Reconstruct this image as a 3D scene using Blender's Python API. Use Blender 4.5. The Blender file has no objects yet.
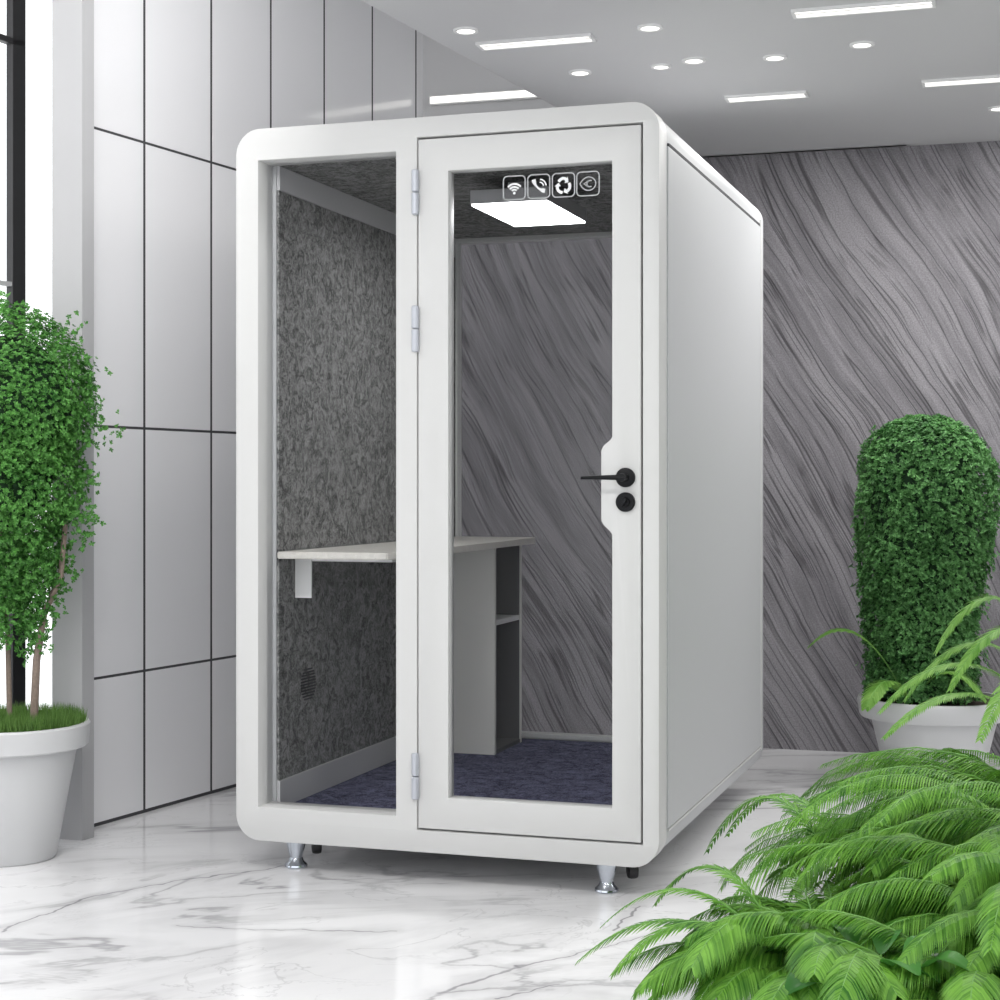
import bpy, bmesh, math, random
from mathutils import Vector, Matrix
PI = math.pi
scene = bpy.context.scene
COL = scene.collection
R = random.Random(7)

# ------------------------------------------------------------------ basic numbers
CAM_Z = 1.165
F = 1694.0
HOR = 485.0
TH = 0.3162                                   # booth turned by this about Z (clockwise)
RX = (math.cos(TH), -math.sin(TH))
N0 = (0.4443, 4.7325)
BW = 1.3103
BO = (N0[0] - BW * RX[0], N0[1] - BW * RX[1])  # front left corner of the booth on the floor

# ------------------------------------------------------------------ mesh helpers
def new_obj(name, me, mat=None, parent=None, loc=(0, 0, 0)):
    o = bpy.data.objects.new(name, me)
    COL.objects.link(o)
    o.location = loc
    if mat is not None and me is not None:
        me.materials.clear()
        me.materials.append(mat)
    if parent is not None:
        o.parent = parent
    return o

def obj(name, bm, mat, parent=None, smooth=False, loc=(0, 0, 0), recalc=True):
    if recalc:
        bmesh.ops.recalc_face_normals(bm, faces=bm.faces)
    me = bpy.data.meshes.new(name)
    bm.to_mesh(me); bm.free()
    if smooth:
        for p in me.polygons: p.use_smooth = True
        if smooth != 'all':
            try: me.set_sharp_from_angle(angle=math.radians(35))
            except Exception: pass
    return new_obj(name, me, mat, parent, loc)

def empty(name, loc, rz=0):
    o = bpy.data.objects.new(name, None)
    COL.objects.link(o); o.location = loc; o.rotation_euler = (0, 0, rz)
    o.empty_display_size = 0.1
    return o

def tag(o, label, cat, group=None, kind=None):
    o['label'] = label; o['category'] = cat
    if group: o['group'] = group
    if kind: o['kind'] = kind
    return o

def struct(o):
    o['kind'] = 'structure'; return o

def box(bm, x0, x1, y0, y1, z0, z1, bev=0.0, seg=2):
    b = bmesh.new()
    bmesh.ops.create_cube(b, size=1)
    bmesh.ops.scale(b, vec=(x1 - x0, y1 - y0, z1 - z0), verts=b.verts)
    bmesh.ops.translate(b, vec=((x0 + x1) / 2, (y0 + y1) / 2, (z0 + z1) / 2), verts=b.verts)
    if bev > 0:
        bmesh.ops.bevel(b, geom=b.edges[:], offset=bev, segments=seg, affect='EDGES', profile=0.5)
    me = bpy.data.meshes.new('tmp'); b.to_mesh(me); b.free()
    bm.from_mesh(me); bpy.data.meshes.remove(me)
    return bm

def B(x0, x1, y0, y1, z0, z1, bev=0.0, seg=2):
    return box(bmesh.new(), x0, x1, y0, y1, z0, z1, bev, seg)

def prism(bm, pts, z0, z1):
    lo = [bm.verts.new((p[0], p[1], z0)) for p in pts]
    hi = [bm.verts.new((p[0], p[1], z1)) for p in pts]
    n = len(pts)
    bm.faces.new(lo); bm.faces.new(hi)
    for i in range(n):
        bm.faces.new((lo[i], lo[(i + 1) % n], hi[(i + 1) % n], hi[i]))
    return bm

def lathe(bm, prof, n=48, cx=0, cy=0, cap0=True, cap1=True):
    rings = []
    for r, z in prof:
        rings.append([bm.verts.new((cx + r * math.cos(2 * PI * k / n), cy + r * math.sin(2 * PI * k / n), z)) for k in range(n)])
    for a, b in zip(rings, rings[1:]):
        for k in range(n):
            bm.faces.new((a[k], a[(k + 1) % n], b[(k + 1) % n], b[k]))
    if cap0: bm.faces.new(rings[0])
    if cap1: bm.faces.new(rings[-1])
    return bm

def tube(bm, pts, radii, n=8, cap=True):
    rings = []
    pts = [Vector(p) for p in pts]
    for i, p in enumerate(pts):
        d = (pts[min(i + 1, len(pts) - 1)] - pts[max(i - 1, 0)]).normalized()
        up = Vector((0, 0, 1)) if abs(d.z) < 0.9 else Vector((1, 0, 0))
        u = d.cross(up).normalized(); v = d.cross(u).normalized()
        r = radii[i] if hasattr(radii, '__len__') else radii
        rings.append([bm.verts.new(p + u * r * math.cos(2 * PI * k / n) + v * r * math.sin(2 * PI * k / n)) for k in range(n)])
    for a, b in zip(rings, rings[1:]):
        for k in range(n):
            bm.faces.new((a[k], a[(k + 1) % n], b[(k + 1) % n], b[k]))
    if cap:
        bm.faces.new(rings[0]); bm.faces.new(rings[-1])
    return bm

def rot_bm(bm, mat4):
    bmesh.ops.transform(bm, matrix=mat4, verts=bm.verts); return bm

def rrect(x0, x1, z0, z1, r, n=10):
    out = []
    for cx, cz, a0 in ((x1 - r, z1 - r, 0), (x0 + r, z1 - r, 90), (x0 + r, z0 + r, 180), (x1 - r, z0 + r, 270)):
        if r <= 1e-6:
            out.append((cx, cz)); continue
        for k in range(n + 1):
            a = math.radians(a0 + 90 * k / n)
            out.append((cx + r * math.cos(a), cz + r * math.sin(a)))
    return out

def plate(name, loops, y0, y1, mat, parent=None, bev=0.0, smooth=False):
    """flat shape in the XZ plane (outer loop, then holes) with thickness y0..y1"""
    cu = bpy.data.curves.new(name, 'CURVE')
    cu.dimensions = '2D'; cu.fill_mode = 'BOTH'
    for lp in loops:
        sp = cu.splines.new('POLY'); sp.points.add(len(lp) - 1)
        for i, (x, z) in enumerate(lp): sp.points[i].co = (x, z, 0, 1)
        sp.use_cyclic_u = True
    cu.extrude = (y1 - y0) / 2 - bev
    if bev > 0:
        cu.bevel_depth = bev; cu.bevel_resolution = 1; cu.offset = -bev
    tmp = bpy.data.objects.new('tmp', cu); COL.objects.link(tmp)
    me = bpy.data.meshes.new_from_object(tmp)
    bpy.data.objects.remove(tmp); bpy.data.curves.remove(cu)
    bm = bmesh.new(); bm.from_mesh(me); bpy.data.meshes.remove(me)
    for v in bm.verts:
        x, y, z = v.co
        v.co = (x, (y0 + y1) / 2 + z, y)
    bmesh.ops.remove_doubles(bm, verts=bm.verts, dist=1e-5)
    return obj(name, bm, mat, parent, smooth)

def ribbon(bm, pts, w, y0, y1, closed=False):
    """stroke of width w along pts in XZ, thickness y0..y1"""
    n = len(pts)
    L = []; Rr = []
    for i in range(n):
        if closed: a = pts[i - 1]; b = pts[(i + 1) % n]
        else: a = pts[max(i - 1, 0)]; b = pts[min(i + 1, n - 1)]
        dx, dz = b[0] - a[0], b[1] - a[1]
        l = math.hypot(dx, dz) or 1
        nx, nz = -dz / l * w / 2, dx / l * w / 2
        L.append([bm.verts.new((pts[i][0] + nx, y, pts[i][1] + nz)) for y in (y0, y1)])
        Rr.append([bm.verts.new((pts[i][0] - nx, y, pts[i][1] - nz)) for y in (y0, y1)])
    for i in range(n if closed else n - 1):
        j = (i + 1) % n
        bm.faces.new((L[i][0], L[j][0], Rr[j][0], Rr[i][0]))
        bm.faces.new((L[i][1], L[j][1], Rr[j][1], Rr[i][1]))
        bm.faces.new((L[i][0], L[j][0], L[j][1], L[i][1]))
        bm.faces.new((Rr[i][0], Rr[j][0], Rr[j][1], Rr[i][1]))
    if not closed:
        for i in (0, n - 1):
            bm.faces.new((L[i][0], Rr[i][0], Rr[i][1], L[i][1]))
    return bm

def arc(cx, cz, r, a0, a1, n=12, rz=None):
    rz = rz or r
    return [(cx + r * math.cos(math.radians(a0 + (a1 - a0) * k / n)), cz + rz * math.sin(math.radians(a0 + (a1 - a0) * k / n))) for k in range(n + 1)]

def cam_pt(px, py, z):           # point of the horizontal plane z
    Y = (z - CAM_Z) * F / (HOR - py)
    return ((px - 500) / F * Y, Y)

# ------------------------------------------------------------------ node helpers
def mat_base(name):
    m = bpy.data.materials.new(name); m.use_nodes = True
    nt = m.node_tree; bs = nt.nodes['Principled BSDF']
    return m, nt, bs

def simple(name, col, rough=0.5, metal=0.0, spec=0.5, bump=0.0, bscale=200, coat=0.0, var=0.0):
    m, nt, bs = mat_base(name)
    bs.inputs['Base Color'].default_value = (*col, 1)
    bs.inputs['Roughness'].default_value = rough
    bs.inputs['Metallic'].default_value = metal
    bs.inputs['Specular IOR Level'].default_value = spec
    bs.inputs['Coat Weight'].default_value = coat
    tc = nt.nodes.new('ShaderNodeTexCoord')
    nz = nt.nodes.new('ShaderNodeTexNoise'); nz.inputs['Scale'].default_value = bscale
    nt.links.new(tc.outputs['Object'], nz.inputs['Vector'])
    if var > 0:
        mx = nt.nodes.new('ShaderNodeMix'); mx.data_type = 'RGBA'
        mx.inputs[6].default_value = (*[c * (1 - var) for c in col], 1)
        mx.inputs[7].default_value = (*[min(1, c * (1 + var)) for c in col], 1)
        nt.links.new(nz.outputs['Fac'], mx.inputs[0]); nt.links.new(mx.outputs[2], bs.inputs['Base Color'])
    if bump > 0:
        bp = nt.nodes.new('ShaderNodeBump'); bp.inputs['Strength'].default_value = bump
        bp.inputs['Distance'].default_value = 0.002
        nt.links.new(nz.outputs['Fac'], bp.inputs['Height']); nt.links.new(bp.outputs['Normal'], bs.inputs['Normal'])
    return m

def emit(name, col, s):
    m = bpy.data.materials.new(name); m.use_nodes = True
    nt = m.node_tree; nt.nodes.clear()
    e = nt.nodes.new('ShaderNodeEmission'); e.inputs[0].default_value = (*col, 1); e.inputs[1].default_value = s
    o = nt.nodes.new('ShaderNodeOutputMaterial'); nt.links.new(e.outputs[0], o.inputs[0])
    return m

class G:
    """tiny expression builder on a node tree"""
    def __init__(s, nt): s.nt = nt
    def val(s, sock, v):
        if isinstance(v, (int, float)): sock.default_value = v
        elif isinstance(v, (tuple, list)): sock.default_value = v
        else: s.nt.links.new(v, sock)
    def m(s, op, a, b=0.0, c=0.0, clamp=False):
        n = s.nt.nodes.new('ShaderNodeMath'); n.operation = op; n.use_clamp = clamp
        s.val(n.inputs[0], a); s.val(n.inputs[1], b); s.val(n.inputs[2], c)
        return n.outputs[0]
    def xyz(s, x, y, z):
        n = s.nt.nodes.new('ShaderNodeCombineXYZ')
        s.val(n.inputs[0], x); s.val(n.inputs[1], y); s.val(n.inputs[2], z); return n.outputs[0]
    def sep(s, v):
        n = s.nt.nodes.new('ShaderNodeSeparateXYZ'); s.val(n.inputs[0], v); return n.outputs
    def noise(s, vec, scale, detail=2.0, rough=0.5, dist=0.0):
        n = s.nt.nodes.new('ShaderNodeTexNoise')
        s.val(n.inputs['Vector'], vec); n.inputs['Scale'].default_value = scale
        n.inputs['Detail'].default_value = detail; n.inputs['Roughness'].default_value = rough
        n.inputs['Distortion'].default_value = dist
        return n.outputs['Fac']
    def ramp(s, f, a, b, lo=0.0, hi=1.0, smooth=True):
        n = s.nt.nodes.new('ShaderNodeMapRange')
        n.interpolation_type = 'SMOOTHSTEP' if smooth else 'LINEAR'
        s.val(n.inputs[0], f); n.inputs[1].default_value = a; n.inputs[2].default_value = b
        n.inputs[3].default_value = lo; n.inputs[4].default_value = hi
        return n.outputs[0]
    def mix(s, f, a, b):
        n = s.nt.nodes.new('ShaderNodeMix'); n.data_type = 'RGBA'
        s.val(n.inputs[0], f)
        for i, c in ((6, a), (7, b)):
            if isinstance(c, tuple): n.inputs[i].default_value = (*c, 1) if len(c) == 3 else c
            else: s.nt.links.new(c, n.inputs[i])
        return n.outputs[2]
    def bump(s, h, strength, dist, bs):
        bp = s.nt.nodes.new('ShaderNodeBump'); bp.inputs['Strength'].default_value = strength
        bp.inputs['Distance'].default_value = dist
        s.val(bp.inputs['Height'], h); s.nt.links.new(bp.outputs['Normal'], bs.inputs['Normal'])
    def coord(s, kind='Object'):
        return s.nt.nodes.new('ShaderNodeTexCoord').outputs[kind]

# ------------------------------------------------------------------ materials
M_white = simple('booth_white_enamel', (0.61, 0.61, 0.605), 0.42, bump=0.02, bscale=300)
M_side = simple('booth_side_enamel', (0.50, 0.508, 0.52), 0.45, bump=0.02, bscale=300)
M_grey = simple('grey_aluminium', (0.52, 0.52, 0.53), 0.45, metal=0.0, bump=0.02)
M_hinge = simple('hinge_satin_metal', (0.50, 0.52, 0.57), 0.4, metal=0.35)
M_dark = simple('gap_dark', (0.05, 0.05, 0.055), 0.8)
M_black = simple('black_metal', (0.006, 0.0065, 0.008), 0.45, spec=0.2)
M_chrome = simple('chrome', (0.62, 0.66, 0.72), 0.18, metal=1.0)
M_rubber = simple('black_rubber', (0.015, 0.015, 0.017), 0.45)
M_desk = simple('desk_stone_edge', (0.62, 0.60, 0.56), 0.4, var=0.15, bscale=60)
M_bracket = simple('white_bracket', (0.8, 0.8, 0.8), 0.4)
M_cab = simple('cabinet_grey_laminate', (0.80, 0.79, 0.75), 0.45, bump=0.02)
M_cabin = simple('cabinet_dark_inside', (0.12, 0.12, 0.125), 0.6)
M_lampbox = simple('lamp_housing_grey', (0.36, 0.36, 0.37), 0.5)
M_lamp = emit('booth_lamp_diffuser', (1, 1, 1), 15.0)
M_lin = emit('ceiling_light_diffuser', (1.0, 0.98, 0.93), 2.2)
M_ringw = simple('downlight_ring', (0.8, 0.8, 0.8), 0.4)
M_ceil = simple('ceiling_paint', (0.60, 0.60, 0.61), 0.6, bump=0.02, bscale=60)
M_wallw = simple('white_wall_paint', (0.82, 0.82, 0.83), 0.6, bump=0.03, bscale=80)
M_col = simple('column_paint', (0.40, 0.40, 0.41), 0.45)
M_frame = simple('window_frame_black', (0.035, 0.035, 0.037), 0.4)
M_pot = simple('white_pot', (0.57, 0.575, 0.585), 0.4, bump=0.02)
M_soil = simple('potting_soil', (0.05, 0.035, 0.025), 0.95, bump=0.8, bscale=90, var=0.5)
M_clay = simple('dark_clay', (0.06, 0.05, 0.042), 0.8, bump=0.2)
M_bark = simple('brown_bark', (0.22, 0.17, 0.14), 0.8, bump=0.6, bscale=120, var=0.3)
M_icon = simple('white_print', (0.85, 0.86, 0.87), 0.5)
M_iconline = simple('grey_print', (0.42, 0.43, 0.44), 0.5)

def glass_mat(name, tint=(0.985, 0.988, 0.99), refl=0.06):
    m = bpy.data.materials.new(name); m.use_nodes = True
    nt = m.node_tree; nt.nodes.clear()
    tr = nt.nodes.new('ShaderNodeBsdfTransparent'); tr.inputs[0].default_value = (*tint, 1)
    gl = nt.nodes.new('ShaderNodeBsdfGlossy'); gl.inputs['Roughness'].default_value = 0.02
    fr = nt.nodes.new('ShaderNodeFresnel'); fr.inputs[0].default_value = 1.15
    mx = nt.nodes.new('ShaderNodeMixShader'); o = nt.nodes.new('ShaderNodeOutputMaterial')
    nt.links.new(fr.outputs[0], mx.inputs[0]); nt.links.new(tr.outputs[0], mx.inputs[1]); nt.links.new(gl.outputs[0], mx.inputs[2])
    nt.links.new(mx.outputs[0], o.inputs[0])
    return m
M_glass = glass_mat('clear_glass')

def make_panel_gloss():
    m, nt, bs = mat_base('glossy_wall_panel'); g = G(nt)
    co = g.coord()
    n = g.noise(co, 0.8, 1)
    bs.inputs['Base Color'].default_value = (0.84, 0.84, 0.86, 1)
    bs.inputs['Roughness'].default_value = 0.16
    bs.inputs['Specular IOR Level'].default_value = 0.6
    bs.inputs['Coat Weight'].default_value = 0.35
    bs.inputs['Coat Roughness'].default_value = 0.05
    g.bump(n, 0.25, 0.05, bs)
    return m
M_panel = make_panel_gloss()

def make_felt():
    m, nt, bs = mat_base('felt_acoustic_grey'); g = G(nt)
    co = g.coord()
    a = g.noise(co, 26, 5, 0.65, 1.5); b = g.noise(co, 150, 3, 0.7)
    f = g.m('ADD', g.m('MULTIPLY', a, 0.6), g.m('MULTIPLY', b, 0.4))
    c = g.mix(g.ramp(f, 0.38, 0.62), (0.09, 0.09, 0.09), (0.34, 0.34, 0.335))
    nt.links.new(c, bs.inputs['Base Color']); bs.inputs['Roughness'].default_value = 0.95
    bs.inputs['Specular IOR Level'].default_value = 0.1
    g.bump(f, 0.5, 0.01, bs)
    return m
M_felt = make_felt()

def make_carpet():
    m, nt, bs = mat_base('navy_carpet'); g = G(nt)
    co = g.coord()
    a = g.noise(co, 22, 4, 0.6, 1.0); b = g.noise(co, 190, 2, 0.7)
    f = g.m('ADD', g.m('MULTIPLY', a, 0.45), g.m('MULTIPLY', b, 0.55))
    c = g.mix(g.ramp(f, 0.38, 0.62), (0.035, 0.035, 0.06), (0.17, 0.175, 0.28))
    nt.links.new(c, bs.inputs['Base Color']); bs.inputs['Roughness'].default_value = 1.0
    bs.inputs['Specular IOR Level'].default_value = 0.05
    g.bump(b, 0.6, 0.006, bs)
    return m
M_carpet = make_carpet()

def make_stone():
    """grey wave-grained stone, object coordinates: x along wall, z up"""
    m, nt, bs = mat_base('grey_wavy_stone'); g = G(nt)
    x, y, z = g.sep(g.coord())
    p = g.xyz(x, 0.0, z)
    w1 = g.m('SUBTRACT', g.noise(p, 0.55, 2, 0.45), 0.5)
    w2 = g.m('SUBTRACT', g.noise(p, 3.0, 2, 0.5), 0.5)
    ac = g.m('ADD', g.m('MULTIPLY', x, 0.87), g.m('MULTIPLY', z, 0.50))
    al = g.m('SUBTRACT', g.m('MULTIPLY', x, 0.50), g.m('MULTIPLY', z, 0.87))
    ac = g.m('ADD', ac, g.m('ADD', g.m('MULTIPLY', w1, 0.34), g.m('MULTIPLY', w2, 0.03)))
    v1 = g.xyz(g.m('MULTIPLY', ac, 11.0), g.m('MULTIPLY', al, 0.7), 0.0)
    v2 = g.xyz(g.m('MULTIPLY', ac, 40.0), g.m('MULTIPLY', al, 2.6), 3.0)
    v3 = g.xyz(g.m('MULTIPLY', ac, 22.0), g.m('MULTIPLY', al, 0.6), 7.0)
    v4 = g.xyz(g.m('MULTIPLY', ac, 13.0), g.m('MULTIPLY', al, 0.35), 11.0)
    broad = g.noise(v1, 1.0, 3, 0.55)
    fine = g.noise(v2, 1.0, 4, 0.7)
    rid = g.m('ABSOLUTE', g.m('SUBTRACT', g.noise(v3, 1.0, 2, 0.5), 0.5))
    line = g.ramp(rid, 0.0, 0.03, 1.0, 0.0)
    rid2 = g.m('ABSOLUTE', g.m('SUBTRACT', g.noise(v4, 1.0, 1, 0.5), 0.48))
    line2 = g.ramp(rid2, 0.0, 0.022, 1.0, 0.0)
    line = g.m('MULTIPLY', line, g.ramp(g.noise(p, 5.0, 2), 0.35, 0.6))
    base = g.mix(g.ramp(broad, 0.32, 0.68), (0.175, 0.167, 0.182), (0.30, 0.288, 0.308))
    c = g.mix(g.ramp(fine, 0.35, 0.70, 0.0, 0.42), base, (0.40, 0.388, 0.41))
    grain = g.noise(g.xyz(x, 0.0, z), 160, 2, 0.7)
    c = g.mix(g.ramp(grain, 0.35, 0.65, 0.35, 0.0), c, (0.07, 0.066, 0.072))
    c = g.mix(g.m('MULTIPLY', line, 0.62), c, (0.045, 0.042, 0.047))
    c = g.mix(g.m('MULTIPLY', line2, 0.62), c, (0.04, 0.038, 0.042))
    nt.links.new(c, bs.inputs['Base Color']); bs.inputs['Roughness'].default_value = 0.75
    bs.inputs['Specular IOR Level'].default_value = 0.25
    h = g.m('SUBTRACT', g.m('ADD', broad, g.m('MULTIPLY', fine, 0.4)), g.m('MULTIPLY', g.m('ADD', line, line2), 0.5))
    g.bump(h, 0.45, 0.012, bs)
    return m
M_stone = make_stone()

def make_marble():
    m, nt, bs = mat_base('white_veined_marble'); g = G(nt)
    x, y, z = g.sep(g.coord())
    # veins run mostly across the view, slightly turned
    ca, sa = math.cos(0.35), math.sin(0.35)
    u = g.m('ADD', g.m('MULTIPLY', x, ca), g.m('MULTIPLY', y, sa))
    v = g.m('SUBTRACT', g.m('MULTIPLY', y, ca), g.m('MULTIPLY', x, sa))
    p = g.xyz(g.m('MULTIPLY', u, 0.45), g.m('MULTIPLY', v, 1.0), 0.0)
    n1 = g.noise(p, 1.5, 6, 0.55, 1.2)
    n2 = g.noise(g.xyz(g.m('MULTIPLY', u, 0.6), v, 5.0), 2.6, 5, 0.6, 1.6)
    n3 = g.noise(g.xyz(u, g.m('MULTIPLY', v, 1.2), 9.0), 1.1, 4, 0.6, 0.6)
    r1 = g.m('ABSOLUTE', g.m('SUBTRACT', n1, 0.5)); r2 = g.m('ABSOLUTE', g.m('SUBTRACT', n2, 0.47))
    vein = g.m('MULTIPLY', g.ramp(r1, 0.0, 0.020, 1, 0), g.ramp(n3, 0.40, 0.62))
    soft = g.m('MULTIPLY', g.ramp(r1, 0.0, 0.10, 1, 0), 0.35)
    vein2 = g.m('MULTIPLY', g.ramp(r2, 0.0, 0.012, 1, 0), g.ramp(n3, 0.62, 0.42))
    cloud = g.ramp(n3, 0.30, 0.70, 0.0, 0.30)
    c = g.mix(cloud, (0.88, 0.875, 0.885), (0.68, 0.68, 0.70))
    c = g.mix(soft, c, (0.52, 0.515, 0.53))
    c = g.mix(g.m('MULTIPLY', vein, 0.55), c, (0.20, 0.195, 0.21))
    c = g.mix(g.m('MULTIPLY', vein2, 0.28), c, (0.30, 0.295, 0.31))
    # the strong veins one can trace across the slabs
    wx = g.m('ADD', x, g.m('MULTIPLY', g.m('SUBTRACT', g.noise(g.xyz(x, y, 2.0), 5.0, 3, 0.6), 0.5), 0.10))
    wy = g.m('ADD', y, g.m('MULTIPLY', g.m('SUBTRACT', g.noise(g.xyz(x, y, 4.0), 5.0, 3, 0.6), 0.5), 0.14))
    segs = [((438, 994), (520, 966), 0.008), ((520, 966), (570, 956), 0.006), ((570, 956), (655, 933), 0.004),
            ((178, 925), (300, 931), 0.004), ((300, 931), (395, 932), 0.006), ((490, 999), (560, 985), 0.004),
            ((0, 932), (95, 895), 0.006), ((95, 895), (280, 866), 0.006), ((610, 930), (640, 905), 0.006)]
    for (a, b, w) in segs:
        ax, ay = cam_pt(a[0], a[1], 0); bx, by = cam_pt(b[0], b[1], 0)
        dx, dy = bx - ax, by - ay; L2 = dx * dx + dy * dy
        px = g.m('SUBTRACT', wx, ax); py = g.m('SUBTRACT', wy, ay)
        t = g.m('DIVIDE', g.m('ADD', g.m('MULTIPLY', px, dx), g.m('MULTIPLY', py, dy)), L2, clamp=True)
        ex = g.m('SUBTRACT', px, g.m('MULTIPLY', t, dx)); ey = g.m('SUBTRACT', py, g.m('MULTIPLY', t, dy))
        d = g.m('SQRT', g.m('ADD', g.m('MULTIPLY', ex, ex), g.m('MULTIPLY', ey, ey)))
        c = g.mix(g.m('MULTIPLY', g.ramp(d, w * 0.3, w, 1, 0), 0.7), c, (0.17, 0.165, 0.18))
        c = g.mix(g.m('MULTIPLY', g.ramp(d, w * 1.0, w * 8, 1, 0), 0.22), c, (0.40, 0.39, 0.41))
    nt.links.new(c, bs.inputs['Base Color'])
    bs.inputs['Roughness'].default_value = 0.10
    bs.inputs['Specular IOR Level'].default_value = 0.36
    return m
M_marble = make_marble()

def leaf_mat(name, dark, light, trans=0.3, rough=0.45):
    m = bpy.data.materials.new(name); m.use_nodes = True
    nt = m.node_tree; g = G(nt); bs = nt.nodes['Principled BSDF']; out = nt.nodes['Material Output']
    ge = nt.nodes.new('ShaderNodeNewGeometry')
    co = g.coord()
    n = g.noise(co, 9.0, 2)
    f = g.m('ADD', g.m('MULTIPLY', ge.outputs['Random Per Island'], 0.65), g.m('MULTIPLY', g.ramp(n, 0.3, 0.7), 0.35))
    c = g.mix(f, dark, light)
    nt.links.new(c, bs.inputs['Base Color']); bs.inputs['Roughness'].default_value = rough
    bs.inputs['Specular IOR Level'].default_value = 0.35
    tr = nt.nodes.new('ShaderNodeBsdfTranslucent'); nt.links.new(c, tr.inputs[0])
    mx = nt.nodes.new('ShaderNodeMixShader'); mx.inputs[0].default_value = trans
    nt.links.new(bs.outputs[0], mx.inputs[1]); nt.links.new(tr.outputs[0], mx.inputs[2]); nt.links.new(mx.outputs[0], out.inputs[0])
    return m
M_leafL = leaf_mat('small_tree_leaf', (0.014, 0.095, 0.010), (0.15, 0.40, 0.085))
M_leafT = leaf_mat('topiary_leaf', (0.010, 0.075, 0.012), (0.20, 0.46, 0.15))
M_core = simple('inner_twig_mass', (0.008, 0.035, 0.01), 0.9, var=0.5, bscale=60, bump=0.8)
M_grass = leaf_mat('pot_grass', (0.05, 0.13, 0.02), (0.20, 0.36, 0.09))
M_fern = leaf_mat('fern_frond_green', (0.018, 0.13, 0.006), (0.24, 0.52, 0.07))
M_fernp = leaf_mat('pale_frond_green', (0.10, 0.28, 0.03), (0.30, 0.54, 0.13))
M_broad = leaf_mat('broad_leaf_green', (0.02, 0.13, 0.015), (0.09, 0.30, 0.05), rough=0.35)
M_stalk = simple('green_stalk', (0.16, 0.36, 0.08), 0.5, var=0.2)

# ------------------------------------------------------------------ room
H_LOW = 2.629; H_HIGH = 3.42
KW = 0.472                                      # left wall direction dX/dY
def wall_x(Y): return -1.367 + KW * (Y - 5.80)
wd = Vector((KW, 1, 0)).normalized(); wn = Vector((wd.y, -wd.x, 0))   # along wall, into the room
bdir = Vector((0.9563, -0.2924, 0)); bnrm = Vector((0.2924, 0.9563, 0))
C0 = Vector((-0.347, 7.96, 0))                  # left / back corner
E0 = C0 + bdir * 7.2                            # back right corner
fl = bmesh.new()
prism(fl, [(-6, -3.0), (E0.x + .6, -3.0), (E0.x + .6, E0.y - .3), (C0.x - .8, C0.y + .6), (-6, 4.5)], -0.12, 0)
struct(obj('floor', fl, M_marble))
# back wall, local x along wall
ang_b = math.atan2(bdir.y, bdir.x)
o = struct(obj('wall_back', B(0, 7.2, 0.0, 0.2, 0, H_HIGH), M_stone)); o.location = C0; o.rotation_euler[2] = ang_b
# plain plaster bulkhead above the stone inside the raised ceiling zone
o = struct(obj('trim_1', B(-0.1, 2.2, -0.03, -0.001, H_LOW, H_HIGH), M_ceil)); o.location = C0; o.rotation_euler[2] = ang_b
# right wall
wr = bmesh.new(); prism(wr, [(E0.x, -3.0), (E0.x + 0.2, -3.0), (E0.x + 0.2, E0.y + .1), (E0.x, E0.y)], 0, H_HIGH)
struct(obj('wall_right', wr, M_wallw))
# low ceiling with its edge running along the left wall
def edge_pt(Y): return (-0.422 + 0.44 * (Y - 5.11), Y)
yb = 8.05
ce = bmesh.new()
a = edge_pt(-3.0); b_ = edge_pt(7.75)
prism(ce, [a, (E0.x, -3.0), (E0.x, E0.y), (b_[0], b_[1])], H_LOW, H_LOW + 0.35)
struct(obj('ceiling', ce, M_ceil))
# high ceiling over the raised strip
hc = bmesh.new()
prism(hc, [(-6, -3.0), (a[0] + .3, -3.0), (b_[0] + 1.2, 8.0), (-0.9, 8.3), (-6, 4.6)], H_HIGH, H_HIGH + 0.1)
struct(obj('ceiling_raised', hc, M_ceil))

# left wall: dark backing + glossy panels with open joints. local x along the wall
ang_l = math.atan2(wd.y, wd.x)
Lp = lambda Y: (Y - 5.6) / wd.y                 # arclength from Y=5.6
P0 = Vector((wall_x(5.6), 5.6, 0))
wl = empty('wall_left', P0, ang_l); struct(wl)
Lend = Lp(7.96)
bk = B(Lp(5.72), Lend, 0.0012, 0.05, 0, H_HIGH)
struct(obj('backing', bk, M_dark, wl))
xs = [Lp(5.72), Lp(6.02), Lp(6.39)]
step = Lp(6.39) - Lp(6.02)
while xs[-1] + step < Lend: xs.append(xs[-1] + step)
xs.append(Lend)
zs = [0.0, 0.505, 1.366, 2.382, H_HIGH]
pm = bmesh.new(); g_ = 0.0045
for i in range(len(xs) - 1):
    for j in range(len(zs) - 1):
        z0 = zs[j] + (0.012 if j == 0 else g_)
        box(pm, xs[i] + 0.007, xs[i + 1] - 0.007, 0.0, 0.02, z0, zs[j + 1] - g_, 0.0008, 1)
struct(obj('panel', pm, M_panel, wl))

# column
cA = Vector((-1.369, 5.55, 0))
c1 = cA; c2 = cA - bdir * 0.112; c3 = c2 + wd * 0.12; c4 = cA + wd * 0.06
cb = bmesh.new(); prism(cb, [c1[:2], c4[:2], c3[:2], c2[:2]], 0, H_HIGH)
struct(obj('trim_2', cb, M_col))
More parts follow.
